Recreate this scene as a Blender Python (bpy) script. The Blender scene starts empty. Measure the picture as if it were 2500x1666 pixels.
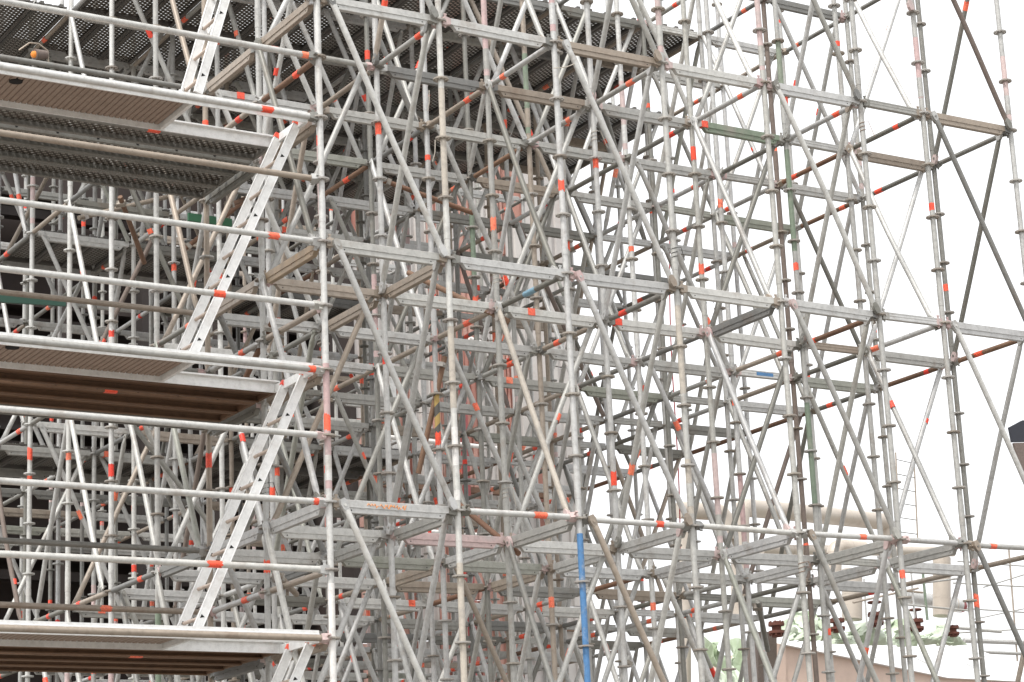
import bpy, math, random
from mathutils import Vector, Matrix

random.seed(11)
scene = bpy.context.scene
col = scene.collection
rad = math.radians

# ------------------------------------------------------------------ camera
A = 8.75                                     # height of the scaffold's top ledger level above the ground
F_PX, YAW, PITCH, ROLL = 5483.6469, 0.5539880, 0.2586612, -0.0460065
EYE = Vector((-7.3532784, -14.5363481, -7.1341935 + A))
_f = Vector((math.sin(YAW) * math.cos(PITCH), math.cos(YAW) * math.cos(PITCH), math.sin(PITCH)))
_r = Vector((math.cos(YAW), -math.sin(YAW), 0))
_u = _r.cross(_f)
_c, _s = math.cos(ROLL), math.sin(ROLL)
CR, CU = _r * _c + _u * _s, -_r * _s + _u * _c
cam_data = bpy.data.cameras.new('camera')
cam = bpy.data.objects.new('camera', cam_data)
col.objects.link(cam)
cam.matrix_world = Matrix((
    (CR.x, CU.x, -_f.x, EYE.x), (CR.y, CU.y, -_f.y, EYE.y), (CR.z, CU.z, -_f.z, EYE.z), (0, 0, 0, 1)))
cam_data.sensor_width = 36.0
cam_data.lens = F_PX / 2500.0 * 36.0
cam_data.clip_start, cam_data.clip_end = 0.1, 3000
scene.camera = cam
K = 2353.0 / 2500.0


def proj(p):
    d = Vector(p) - EYE
    z = d.dot(_f)
    return ((1250 + F_PX * d.dot(CR) / z) * K, (833 - F_PX * d.dot(CU) / z) * K)


def at(px, py, Y):
    """The point of the vertical plane at depth Y that stands where the photograph shows (px, py)."""
    u, v = (px / K - 1250) / F_PX, (833 - py / K) / F_PX
    d = _f + CR * u + CU * v
    return EYE + d * ((Y - EYE.y) / d.y)


def in_view(p, q, m=50):
    p, q = Vector(p), Vector(q)
    for t in range(9):
        x, y = proj(p.lerp(q, t / 8))
        if -m < x < 2353 + m and -m < y < 1568 + m:
            return True
    return False


# ------------------------------------------------------------------ sky, sun, exposure
SUN_EL, SUN_AZ = rad(60), rad(245)           # azimuth measured from +Y towards +X
world = bpy.data.worlds.new('World')
scene.world = world
world.use_nodes = True
nt = world.node_tree
sky = nt.nodes.new('ShaderNodeTexSky')
sky.sky_type = 'NISHITA'
sky.sun_disc = False
sky.sun_elevation = SUN_EL
sky.sun_rotation = SUN_AZ
sky.air_density, sky.dust_density, sky.ozone_density = 1.0, 6.0, 1.0
hs = nt.nodes.new('ShaderNodeHueSaturation')
hs.inputs['Saturation'].default_value = 0.06
bg = nt.nodes['Background']
bg.inputs['Strength'].default_value = 0.115
nt.links.new(sky.outputs[0], hs.inputs['Color'])
cloud = nt.nodes.new('ShaderNodeMix')         # an even overcast veil over the clear sky
cloud.data_type = 'RGBA'
cloud.inputs[0].default_value = 0.72
cloud.inputs[7].default_value = (7.0, 7.1, 7.25, 1)
nt.links.new(hs.outputs[0], cloud.inputs[6])
nt.links.new(cloud.outputs[2], bg.inputs['Color'])
sl = bpy.data.lights.new('sun', 'SUN')
sl.energy, sl.angle, sl.color = 1.4, rad(10), (1.0, 0.965, 0.92)
so = bpy.data.objects.new('sun', sl)
col.objects.link(so)
sd = Vector((math.sin(SUN_AZ) * math.cos(SUN_EL), math.cos(SUN_AZ) * math.cos(SUN_EL), math.sin(SUN_EL)))
so.rotation_euler = sd.to_track_quat('Z', 'Y').to_euler()
scene.view_settings.view_transform = 'Standard'
scene.view_settings.look = 'None'
scene.view_settings.exposure = 1.05
scene.view_settings.gamma = 1.0
try:
    scene.cycles.max_bounces = 8
    scene.cycles.diffuse_bounces = 4
    scene.cycles.transparent_max_bounces = 16
    scene.cycles.use_denoising = True
except Exception:
    pass


# ------------------------------------------------------------------ materials
def new_mat(name):
    m = bpy.data.materials.new(name)
    m.use_nodes = True
    t = m.node_tree
    return m, t, t.nodes['Principled BSDF']


def N(t, kind, **kw):
    n = t.nodes.new(kind)
    for k, v in kw.items():
        setattr(n, k, v)
    return n


def ramp(t, stops):
    r = N(t, 'ShaderNodeValToRGB')
    e = r.color_ramp.elements
    while len(e) < len(stops):
        e.new(0.5)
    while len(e) > len(stops):
        e.remove(e[-1])
    for x, (p, c) in zip(e, stops):
        x.position = p
        x.color = (*c, 1)
    return r


def mixc(t, fac, a, b, mode='MIX'):
    m = N(t, 'ShaderNodeMix', data_type='RGBA', blend_type=mode)
    for s, v in ((m.inputs[0], fac), (m.inputs[6], a), (m.inputs[7], b)):
        if hasattr(v, 'is_output'):
            t.links.new(v, s)
        elif isinstance(v, (int, float)):
            s.default_value = v
        else:
            s.default_value = (*v, 1)
    return m.outputs[2]


def steel(name, tones, stain=(0.16, 0.11, 0.075), stain_amt=0.5, rough=0.5, metal=0.25, scale=7.0, bump=0.12, spread=0.24):
    """Weathered steel: a tone drawn per object from `tones`, mottled, with blotches of `stain` of their own shape."""
    m, t, b = new_mat(name)
    tc = N(t, 'ShaderNodeTexCoord')
    oi = N(t, 'ShaderNodeObjectInfo')
    n = len(tones)
    base = ramp(t, [(i / max(1, n - 1), c) for i, c in enumerate(tones)])
    t.links.new(oi.outputs['Random'], base.inputs[0])
    add = N(t, 'ShaderNodeVectorMath', operation='ADD')
    mul = N(t, 'ShaderNodeMath', operation='MULTIPLY')
    mul.inputs[1].default_value = 61.0
    t.links.new(oi.outputs['Random'], mul.inputs[0])
    t.links.new(tc.outputs['Object'], add.inputs[0])
    t.links.new(mul.outputs[0], add.inputs[1])
    n1 = N(t, 'ShaderNodeTexNoise')
    n1.inputs['Scale'].default_value = scale * 3
    n1.inputs['Detail'].default_value = 6
    n1.inputs['Roughness'].default_value = 0.7
    t.links.new(add.outputs[0], n1.inputs['Vector'])
    r1 = ramp(t, [(0.3, (1 - spread,) * 3), (0.5, (1, 1, 1)), (0.72, (1 + spread * 0.6,) * 3)])
    t.links.new(n1.outputs[0], r1.inputs[0])
    c = mixc(t, 1.0, base.outputs[0], r1.outputs[0], 'MULTIPLY')
    n2 = N(t, 'ShaderNodeTexNoise')
    n2.inputs['Scale'].default_value = scale * 0.55
    n2.inputs['Detail'].default_value = 9
    n2.inputs['Roughness'].default_value = 0.72
    t.links.new(add.outputs[0], n2.inputs['Vector'])
    r2 = ramp(t, [(0.53, (0, 0, 0)), (0.7, (stain_amt,) * 3)])
    t.links.new(n2.outputs[0], r2.inputs[0])
    c = mixc(t, r2.outputs[0], c, stain)
    t.links.new(c, b.inputs['Base Color'])
    b.inputs['Metallic'].default_value = metal
    rr = N(t, 'ShaderNodeMapRange')
    rr.inputs['To Min'].default_value, rr.inputs['To Max'].default_value = rough - 0.14, rough + 0.2
    t.links.new(n1.outputs[0], rr.inputs[0])
    t.links.new(rr.outputs[0], b.inputs['Roughness'])
    if bump:
        bp = N(t, 'ShaderNodeBump')
        bp.inputs['Strength'].default_value = bump
        bp.inputs['Distance'].default_value = 0.004
        t.links.new(n1.outputs[0], bp.inputs['Height'])
        t.links.new(bp.outputs[0], b.inputs['Normal'])
    return m


G = lambda v, w=1.0, k=0.96: (v * w, v * (w + 1) / 2 * 0.995, v * k)
M = {}
M['galv'] = steel('galvanised_steel', [G(.33, 1.03, .92), G(.46, 1.01, .96), G(.54, 1.0, .97), G(.38, 1.02, .94), G(.50, 1.0, .98), G(.42, 1.03, .92)], stain=(.23, .18, .14), stain_amt=.55)
M['pale'] = steel('pale_galvanised_steel', [G(.50, 1.01, .95), G(.58, 1.01, .96), G(.54, 1.02, .94)], stain=(.30, .24, .19), stain_amt=0.5)
M['dark'] = steel('dull_dark_steel', [G(.17, 1.06, .88), G(.24, 1.03, .92), G(.20)])
M['tan'] = steel('tan_stained_steel', [(.37, .31, .25), (.31, .26, .21), (.43, .37, .31)], stain=(.20, .13, .09))
M['rust'] = steel('rusty_steel', [(.22, .115, .07), (.17, .10, .065), (.25, .15, .095)], stain=(.09, .045, .03), metal=0.0, rough=0.75)
M['cream'] = steel('cream_painted_steel', [(.50, .45, .38), (.45, .405, .345)], stain=(.33, .31, .28), stain_amt=.9, metal=0.0)
M['white'] = steel('white_painted_steel', [(.72, .70, .67)], stain=(.45, .42, .38), stain_amt=0.3, metal=0.0)
M['green'] = steel('green_painted_steel', [(.18, .23, .17), (.21, .26, .19), (.24, .27, .21)], stain=(.30, .28, .24), stain_amt=.95, metal=0.0, rough=0.6, scale=5)
M['mossy'] = steel('mossy_stained_steel', [(.31, .31, .27), (.36, .36, .32), (.28, .29, .24)], stain=(.17, .19, .12))
M['paleblue'] = steel('pale_blue_paint', [(.22, .38, .48)], stain=(.35, .36, .36), stain_amt=.9, metal=0.0, scale=9)
M['brown'] = steel('dark_brown_steel', [(.15, .115, .10), (.19, .15, .125)], stain=(.2, .17, .15), metal=0.0, rough=0.7)
M['ochre'] = steel('ochre_stained_steel', [(.33, .25, .17)], stain=(.42, .22, .05), stain_amt=0.9, metal=0.0, scale=4)
M['blue'] = steel('blue_painted_steel', [(.075, .20, .40)], stain=(.42, .43, .43), stain_amt=0.95, metal=0.0, scale=9)
M['pink'] = steel('faded_pink_paint', [(.53, .40, .38), (.56, .44, .42), (.49, .34, .33)], stain=(.40, .37, .35), stain_amt=.8, metal=0.0)
M['red'] = steel('dull_red_paint', [(.25, .05, .055), (.30, .07, .07)], stain=(.18, .09, .08), metal=0.0)
M['yellow'] = steel('ochre_painted_steel', [(.48, .27, .06)], stain=(.3, .2, .1), metal=0.0)
M['tape'] = steel('orange_red_tape', [(.90, .08, .035), (.95, .14, .07), (.80, .05, .03), (.95, .24, .13), (.9, .11, .05), (.95, .30, .18)], stain=(.50, .035, .02), stain_amt=0.85, metal=0.0, rough=0.5, scale=26, bump=0, spread=.4)
M['alu'] = steel('white_aluminium', [(.80, .80, .785)], stain=(.50, .46, .41), stain_amt=0.5, metal=0.0, rough=0.4, spread=0.16)
M['ply'] = steel('tan_deck_board', [(.34, .26, .21)], stain=(.22, .16, .12), metal=0.0, rough=0.7, spread=0.15)
M['rung'] = steel('worn_rung_metal', [(.52, .43, .36)], stain=(.3, .24, .2), metal=0.1)
M['black'] = steel('black_hollow', [(.012, .011, .011)], stain=(.02, .015, .015), metal=0.0, rough=0.9)
M['disc'] = steel('rosette_steel', [(.33, .29, .24), (.42, .40, .37), (.26, .22, .18), (.44, .43, .41)], stain=(.15, .09, .06), metal=0.2)
M['brownplank'] = steel('brown_rusted_plank', [(.20, .115, .065), (.15, .085, .05), (.24, .15, .095)], stain=(.09, .05, .032), metal=0.0, rough=0.75, scale=5)
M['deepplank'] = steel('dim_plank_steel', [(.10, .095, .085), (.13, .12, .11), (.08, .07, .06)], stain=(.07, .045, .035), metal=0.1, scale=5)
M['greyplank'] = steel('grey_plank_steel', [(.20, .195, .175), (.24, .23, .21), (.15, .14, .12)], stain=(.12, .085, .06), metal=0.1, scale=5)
M['duct'] = steel('cream_pipe_cladding', [(.47, .41, .345), (.51, .455, .39)], stain=(.30, .24, .19), stain_amt=0.5, metal=0.1, rough=0.4, scale=1.2, spread=0.1)
M['valve'] = steel('rusted_valve_iron', [(.13, .045, .03)], stain=(.06, .03, .025), metal=0.0, rough=0.8)
M['rustwall'] = steel('pink_rust_cladding', [(.42, .21, .165), (.50, .29, .24), (.36, .15, .115)], stain=(.60, .50, .45), stain_amt=0.8, metal=0.0, rough=0.7, scale=1.3)
M['whitewall'] = steel('dirty_white_cladding', [(.55, .52, .49), (.48, .45, .43)], stain=(.36, .26, .22), stain_amt=0.6, metal=0.0, scale=1.0, spread=0.12)
M['bayshade'] = steel('rusty_bay_shade', [(.030, .024, .022), (.042, .03, .026)], stain=(.06, .033, .025), metal=0.0, rough=0.8, scale=1.0)  # rusty brown with the darkness of the open bays put into the colour
M['roofwhite'] = steel('white_sheet_roof', [(.80, .80, .80)], stain=(.62, .61, .6), stain_amt=0.3, metal=0.0, scale=0.8, spread=0.06)
M['tanwall'] = steel('tan_sheet_wall', [(.64, .49, .41)], stain=(.46, .34, .28), stain_amt=0.4, metal=0.0, scale=0.9, spread=0.1)
M['navy'] = steel('dark_blue_sheet', [(.018, .02, .03)], stain=(.05, .045, .04), metal=0.0)
M['rope'] = steel('red_rope', [(.35, .04, .04)], stain=(.2, .05, .05), metal=0.0, rough=0.9)
M['ground'] = steel('concrete_ground', [(.20, .185, .165)], stain=(.14, .125, .11), metal=0.0, rough=0.9, scale=0.15)


def hazard():
    m, t, b = new_mat('yellow_black_stripes')
    tc = N(t, 'ShaderNodeTexCoord')
    w = N(t, 'ShaderNodeTexWave', bands_direction='Z')
    w.inputs['Scale'].default_value = 2.4
    mp = N(t, 'ShaderNodeMapping')
    mp.inputs['Rotation'].default_value = (0.3, 0.75, 0.0)
    t.links.new(tc.outputs['Object'], mp.inputs[0])
    t.links.new(mp.outputs[0], w.inputs['Vector'])
    r = ramp(t, [(0.46, (.45, .31, .10)), (0.54, (.10, .095, .085))])
    t.links.new(w.outputs['Fac'], r.inputs[0])
    t.links.new(r.outputs[0], b.inputs['Base Color'])
    b.inputs['Roughness'].default_value = 0.6
    return m


M['hazard'] = hazard()


def perforated(name, tones):
    m = steel(name, tones, stain=(.12, .08, .06), metal=0.1, scale=5)
    t = m.node_tree
    out, bs = t.nodes['Material Output'], t.nodes['Principled BSDF']
    tc = N(t, 'ShaderNodeTexCoord')
    sp = N(t, 'ShaderNodeSeparateXYZ')
    t.links.new(tc.outputs['Object'], sp.inputs[0])

    def mth(op, a, b=None):
        n = N(t, 'ShaderNodeMath', operation=op)
        for i, v in enumerate((a, b)):
            if v is None:
                continue
            if hasattr(v, 'is_output'):
                t.links.new(v, n.inputs[i])
            else:
                n.inputs[i].default_value = v
        return n.outputs[0]
    u = mth('DIVIDE', sp.outputs['X'], 0.056)
    v = mth('DIVIDE', sp.outputs['Y'], 0.040)
    row = mth('FLOOR', v)
    odd = mth('MULTIPLY', mth('FLOORED_MODULO', row, 2.0), 0.5)
    fu = mth('SUBTRACT', mth('FRACT', mth('ADD', u, odd)), 0.5)
    fv = mth('SUBTRACT', mth('FRACT', v), 0.5)
    du, dv = mth('MULTIPLY', fu, 1.45), mth('MULTIPLY', fv, 1.0)
    d2 = mth('ADD', mth('MULTIPLY', du, du), mth('MULTIPLY', dv, dv))
    hole = mth('LESS_THAN', d2, 0.055)
    collar = mth('LESS_THAN', d2, 0.15)          # light caught on the hole rims, painted as a paler ring
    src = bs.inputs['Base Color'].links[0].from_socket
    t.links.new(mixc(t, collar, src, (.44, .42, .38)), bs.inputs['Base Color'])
    tr = N(t, 'ShaderNodeBsdfTransparent')
    mx = N(t, 'ShaderNodeMixShader')
    t.links.new(hole, mx.inputs[0])
    t.links.new(bs.outputs[0], mx.inputs[1])
    t.links.new(tr.outputs[0], mx.inputs[2])
    t.links.new(mx.outputs[0], out.inputs['Surface'])
    return m


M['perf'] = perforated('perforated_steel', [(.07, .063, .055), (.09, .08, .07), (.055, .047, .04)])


def tarp():
    m, t, b = new_mat('pale_green_plastic_sheet')
    tc = N(t, 'ShaderNodeTexCoord')
    n = N(t, 'ShaderNodeTexNoise')
    n.inputs['Scale'].default_value = 1.6
    n.inputs['Detail'].default_value = 5
    t.links.new(tc.outputs['Object'], n.inputs['Vector'])
    r = ramp(t, [(0.38, (.36, .44, .29)), (0.6, (.60, .67, .55))])
    t.links.new(n.outputs[0], r.inputs[0])
    t.links.new(r.outputs[0], b.inputs['Base Color'])
    b.inputs['Roughness'].default_value = 0.4
    b.inputs['Transmission Weight'].default_value = 0.0
    b.inputs['Subsurface Weight'].default_value = 0.0
    return m


M['tarp'] = tarp()


# ------------------------------------------------------------------ mesh helpers
class MB:
    def __init__(s):
        s.v, s.f, s.mi = [], [], []

    def face(s, idx, m=0):
        s.f.append(idx)
        s.mi.append(m)

    def rings(s, rings, caps=True, m=0, closed=True):
        n = len(rings[0])
        b = len(s.v)
        for r in rings:
            s.v.extend([tuple(p) for p in r])
        for k in range(len(rings) - 1):
            for i in range(n if closed else n - 1):
                j = (i + 1) % n
                s.face((b + k * n + i, b + k * n + j, b + (k + 1) * n + j, b + (k + 1) * n + i), m)
        if caps:
            s.face(tuple(b + i for i in reversed(range(n))), m)
            e = b + (len(rings) - 1) * n
            s.face(tuple(e + i for i in range(n)), m)
        return s

    def path(s, pts, r, n=12, caps=True, m=0):
        pts = [Vector(p) for p in pts]
        rs = r if isinstance(r, (list, tuple)) else [r] * len(pts)
        d0 = (pts[1] - pts[0]).normalized()
        up = Vector((0, 0, 1)) if abs(d0.z) < 0.9 else Vector((1, 0, 0))
        x = d0.cross(up).normalized()
        out = []
        for i, p in enumerate(pts):
            d = (pts[min(i + 1, len(pts) - 1)] - pts[max(i - 1, 0)]).normalized()
            x = (x - d * x.dot(d)).normalized()
            y = d.cross(x)
            out.append([p + (x * math.cos(a) + y * math.sin(a)) * rs[i] for a in [2 * math.pi * k / n for k in range(n)]])
        return s.rings(out, caps, m)

    def tube(s, p, q, r, n=12, caps=True, m=0):
        return s.path([p, q], r, n, caps, m)

    def box(s, a, b, m=0):
        x0, y0, z0 = a
        x1, y1, z1 = b
        q = len(s.v)
        s.v += [(x0, y0, z0), (x1, y0, z0), (x1, y1, z0), (x0, y1, z0), (x0, y0, z1), (x1, y0, z1), (x1, y1, z1), (x0, y1, z1)]
        for f in ((0, 3, 2, 1), (4, 5, 6, 7), (0, 1, 5, 4), (1, 2, 6, 5), (2, 3, 7, 6), (3, 0, 4, 7)):
            s.face(tuple(q + i for i in f), m)
        return s

    def extrude(s, prof, axis_pts, m=0):
        """A closed profile (list of (a, b)) swept along X between the x values; prof lies in y-z; x may depend on z via callables."""
        return s

    def mesh(s, name, mats, smooth=True, angle=40):
        me = bpy.data.meshes.new(name)
        me.from_pydata(s.v, [], s.f)
        for m in mats:
            me.materials.append(m)
        if len(mats) > 1:
            me.polygons.foreach_set('material_index', s.mi)
        me.update()
        if smooth:
            me.polygons.foreach_set('use_smooth', [True] * len(s.f))
            me.set_sharp_from_angle(angle=rad(angle))
        return me


def tag(o, label=None, cat=None, group=None, kind=None):
    if label:
        o['label'] = label
    if cat:
        o['category'] = cat
    if group:
        o['group'] = group
    if kind:
        o['kind'] = kind
    return o


def put(name, me, parent=None, loc=(0, 0, 0), rot=None):
    o = bpy.data.objects.new(name, me)
    col.objects.link(o)
    o.parent = parent
    o.location = loc
    if rot is not None:
        o.rotation_mode = 'QUATERNION'
        o.rotation_quaternion = rot
    return o


def empty(name, loc=(0, 0, 0)):
    o = bpy.data.objects.new(name, None)
    col.objects.link(o)
    o.location = loc
    o.empty_display_size = 0.2
    return o


_cache = {}


def cached(key, fn):
    if key not in _cache:
        _cache[key] = fn()
    return _cache[key]


R = 0.02415       # scaffold tube radius


def rosette_mb(mb, z, n=16):
    """A flat rosette: hub ring, eight spokes and an outer ring, so that the wedge holes are open."""
    t = 0.0062

    def ring(r0, r1):
        prof = [(r0, -t), (r1, -t), (r1, t), (r0, t)]
        b = len(mb.v)
        for i in range(n):
            a = 2 * math.pi * i / n
            for r_, h in prof:
                mb.v.append((r_ * math.cos(a), r_ * math.sin(a), z + h))
        for i in range(n):
            j = (i + 1) % n
            for k in range(4):
                l = (k + 1) % 4
                mb.face((b + i * 4 + k, b + j * 4 + k, b + j * 4 + l, b + i * 4 + l))
    ring(0.0245, 0.034)
    ring(0.053, 0.062)
    for i in range(8):
        a = 2 * math.pi * (i + 0.5) / 8
        c, s_ = math.cos(a), math.sin(a)
        w = 0.009
        b = len(mb.v)
        for r_ in (0.033, 0.054):
            for sg in (-1, 1):
                for h in (-t * .9, t * .9):
                    mb.v.append((c * r_ - s_ * w * sg, s_ * r_ + c * w * sg, z + h))
        for f in ((0, 1, 3, 2), (4, 6, 7, 5), (0, 2, 6, 4), (1, 5, 7, 3), (0, 4, 5, 1), (2, 3, 7, 6)):
            mb.face(tuple(b + q for q in f))


def rosette_mesh():
    mb = MB()
    rosette_mb(mb, 0)
    return mb.mesh('rosette', [M['disc']], smooth=False)


def head_mesh(mat):
    """The wedge head of a ledger: a forked casting slid over the rosette with an upright wedge through it; sits at x = 0, points to -x."""
    mb = MB()
    mb.rings([[(x, y * w, z * h) for (y, z) in ((-1, -1), (1, -1), (1, 1), (-1, 1))] for x, w, h in
              ((-0.052, 0.020, 0.030), (-0.030, 0.023, 0.036), (0.0, 0.026, 0.030), (0.02, 0.025, 0.026))])
    mb.box((-0.030, -0.0035, -0.052), (-0.012, 0.0035, 0.066))
    mb.box((-0.033, -0.0055, 0.055), (-0.008, 0.0055, 0.068))
    return mb.mesh('wedge_head', [mat], smooth=False)


def tape_mesh(L):
    def mk():
        mb = MB()
        w = L * random.uniform(.07, .16)             # ragged, torn ends
        n = 18
        rg = [[(e * L / 2 + random.uniform(-w, w) * (1 if k % 3 else .3), (R + .0016) * math.cos(2 * math.pi * k / n), (R + .0016) * math.sin(2 * math.pi * k / n)) for k in range(n)] for e in (-1, 1)]
        mb.rings(rg, caps=False)
        return mb.mesh('tape', [M['tape']])
    return cached(('tape', L, random.randint(0, 4)), mk)


def band_mesh(L, mat, key):
    def mk():
        mb = MB()
        mb.tube((0, 0, 0), (0, 0, L), R + 0.0010, 14)
        return mb.mesh('painted_band', [mat])
    return cached(('band', round(L, 2), key), mk)


def tube_ledger_mesh(L, mat):
    mb = MB()
    mb.tube((0.06, 0, 0), (L - 0.06, 0, 0), R, 14)
    return mb.mesh('tube_ledger', [mat])


def box_ledger_mesh(L, mat):
    """A stiffened ledger: a U section from head to head over a deeper box with slanted ends, a drip groove between."""
    mb = MB()
    h = 0.024
    prof = [(-h, -0.024), (h, -0.024), (h, 0.026), (h - .006, 0.030), (-h + .006, 0.030), (-h, 0.026)]
    mb.rings([[(x, y, z) for y, z in prof] for x in (0.055, L - 0.055)])
    lo = [(-0.0205, -0.026), (0.0205, -0.026), (0.0205, -0.066), (0.017, -0.070), (-0.017, -0.070), (-0.0205, -0.066)]
    e0, e1 = 0.115, 0.150
    mb.rings([[(e0 + (e1 - e0) * (-z - .026) / .044, y, z) for y, z in lo][::-1],
              [(L - e0 - (e1 - e0) * (-z - .026) / .044, y, z) for y, z in lo][::-1]])
    mb.box((e0, -0.027, -0.0275), (L - e0, 0.027, -0.0235))
    k = max(2, int(L / 0.27))
    for i in range(1, k):                      # weld beads on the seam
        x = i * L / k + random.uniform(-.02, .02)
        mb.box((x - .018, -0.0245, -0.034), (x + .018, 0.0245, -0.0277))
    for x in (0.17, L - 0.17):                 # drain holes on the stiffener
        for sg in (-1, 1):
            mb.tube((x, sg * 0.0200, -0.048), (x, sg * 0.0212, -0.048), 0.0055, 8, m=1)
    return mb.mesh('box_ledger', [mat, M['black']], angle=30)


def channel_ledger_mesh(L, mat):
    """A plain U ledger with three lengthwise grooves."""
    mb = MB()
    prof = [(-.025, -.030), (.025, -.030), (.025, -.014), (.0225, -.012), (.0225, -.002), (.025, 0), (.025, .010), (.0225, .012), (.0225, .022), (.025, .024), (.025, .033),
            (-.025, .033), (-.025, .024), (-.0225, .022), (-.0225, .012), (-.025, .010), (-.025, 0), (-.0225, -.002), (-.0225, -.012), (-.025, -.014)]
    mb.rings([[(x, y, z) for y, z in prof] for x in (0.055, L - 0.055)])
    return mb.mesh('channel_ledger', [mat], smooth=False)


def brace_mesh(L, mat):
    """A diagonal brace: round tube, ends pressed flat and drilled."""
    mb = MB()
    n = 14
    rs = []
    bow, dip = random.gauss(0, .007), random.gauss(0, .006)
    for x, fy, fz in ((0.0, .35, 1.15), (0.05, .35, 1.2), (0.11, 1, 1), (L * .2, 1, 1), (L * .35, 1, 1), (L * .5, 1, 1), (L * .65, 1, 1), (L * .8, 1, 1), (L - .11, 1, 1), (L - .05, .35, 1.2), (L, .35, 1.15)):
        w = math.sin(math.pi * x / L) ** 2
        rs.append([(x, R * fy * math.cos(2 * math.pi * k / n) + bow * w, R * fz * math.sin(2 * math.pi * k / n) + dip * w) for k in range(n)])
    mb.rings(rs)
    for x in (0.028, L - .028):
        mb.tube((x, -.018, 0), (x, .018, 0), .011, 8)
    return mb.mesh('diagonal_brace', [mat])


def aim(p, q, roll=0.0):
    """Rotation that lays local +X along q - p with local Z as near upright as it goes."""
    x = (Vector(q) - Vector(p)).normalized()
    up = Vector((0, 0, 1))
    y = up.cross(x).normalized()
    z = x.cross(y)
    m = Matrix((x, y, z)).transposed()
    qd = m.to_quaternion()
    if roll:
        qd = qd @ Matrix.Rotation(roll, 3, 'X').to_quaternion()
    return qd


ORD = ['front', 'second', 'third', 'fourth', 'fifth', 'sixth', 'seventh', 'eighth', 'ninth', 'tenth', 'eleventh', 'twelfth', 'thirteenth']
NTH = ['first', 'second', 'third', 'fourth', 'fifth', 'sixth', 'seventh', 'eighth', 'ninth', 'tenth']
COLOUR = {'galv': 'grey galvanised', 'pale': 'pale galvanised', 'dark': 'dull dark', 'tan': 'tan stained', 'rust': 'rusty brown', 'cream': 'cream painted',
          'white': 'whitish painted', 'green': 'green painted', 'blue': 'blue painted', 'pink': 'faded pink', 'red': 'dull red', 'yellow': 'ochre painted', 'mossy': 'greenish mossy', 'brown': 'dark brown', 'ochre': 'ochre stained'}


def row_words(j):
    return 'front row' if j == 0 else ORD[j] + ' row back'


def level_words(k):
    return {-4: 'roof level', 0: 'top level', 4: 'middle level', 8: 'lower level', -2: 'half lift above top level', 1: 'upper guard rail height', 2: 'upper deck height', 3: 'below the upper deck',
            5: 'mid guard rail height', 6: 'middle deck height', 7: 'below the middle deck', 9: 'lower guard rail height', 10: 'bottom deck height'}.get(k, 'step %d' % k)


def line_words(i):
    return 'tower corner line' if i == 0 else ('right end line' if i == 7 else NTH[i - 1] + ' line from tower')


XS = [0, 1.09, 2.18, 3.27, 4.36, 5.45, 6.19, 7.28]
D = 1.089
NR = 13
zk = lambda k: A - 0.5 * k
P = lambda i, j, k: Vector((XS[i], D * j, zk(k)))


def seg_visible_rosettes(x, y):
    out = []
    for k in range(-7, 14):
        px, py = proj((x, y, zk(k)))
        if -25 < px < 2378 and -20 < py < 1588:
            out.append(k)
    return out


def head_mat():
    return random.choices(['galv', 'pink', 'dark', 'tan'], [5, 3, 3, 2])[0]


def add_heads(o, L, frac=1.0):
    for x, rot in ((0.075, None), (L - 0.075, math.pi)):
        hm = head_mat()
        me = cached(('head', hm), lambda: head_mesh(M[hm]))
        h = put('wedge_head', me, o, (x, 0, 0), Matrix.Rotation(rot or 0, 3, 'Z').to_quaternion())


def add_tape(o, t, L=0.10, r_extra=0):
    return put('tape', tape_mesh(L), o, (t, 0, 0))


def box_tape(o, t, L=0.07):
    def mk():
        mb = MB()
        mb.box((-L / 2, -.0275, -.0300), (L / 2, .0275, .0325))
        return mb.mesh('tape', [M['tape']], smooth=False)
    return put('tape', cached(('btape', L), mk), o, (t, 0, 0))


MESHF = {'tube': tube_ledger_mesh, 'box': box_ledger_mesh, 'channel': channel_ledger_mesh}


def ledger(p, q, kind, mat, label, group, heads=True, tapes=(), word='ledger'):
    p, q = Vector(p), Vector(q)
    if not in_view(p, q):
        return None
    L = round((q - p).length, 3)
    var = random.randint(0, 2) if kind == 'box' else 0
    me = cached((kind, L, mat, var), lambda: MESHF[kind](L, M[mat]))
    qd = aim(p, q, random.gauss(0, .03) if kind != 'tube' else random.uniform(0, 6.28))
    o = put(kind + '_' + word, me, None, p, qd)
    tag(o, label, 'scaffold ' + word, group)
    if heads:
        add_heads(o, L)
    for t in tapes:
        if kind == 'tube':
            add_tape(o, t * L, random.choice((0.07, 0.09, 0.11)))
        else:
            box_tape(o, t * L)
    return o


# ------------------------------------------------------------------ ground
gm = MB()
gm.box((-400, -400, -0.5), (400, 1200, 0))
tag(put('ground', gm.mesh('ground', [M['ground']], smooth=False)), kind='structure')

# ------------------------------------------------------------------ scaffold posts
POST = {(0, 0): 'pale', (1, 0): 'pale', (2, 0): 'galv', (0, 2): 'tan', (6, 2): 'brown', (3, 0): 'galv', (4, 0): 'galv', (5, 0): 'galv', (6, 0): 'galv', (7, 0): 'galv', (2, 1): 'galv', (3, 1): 'galv', (4, 1): 'galv', (5, 1): 'galv', (6, 1): 'galv', (7, 1): 'dark', (1, 1): 'galv', (1, 3): 'galv', (0, 3): 'galv', (0, 4): 'pale', (0, 5): 'pale', (0, 6): 'pale', (1, 6): 'pale', (0, 1): 'galv'}
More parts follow.
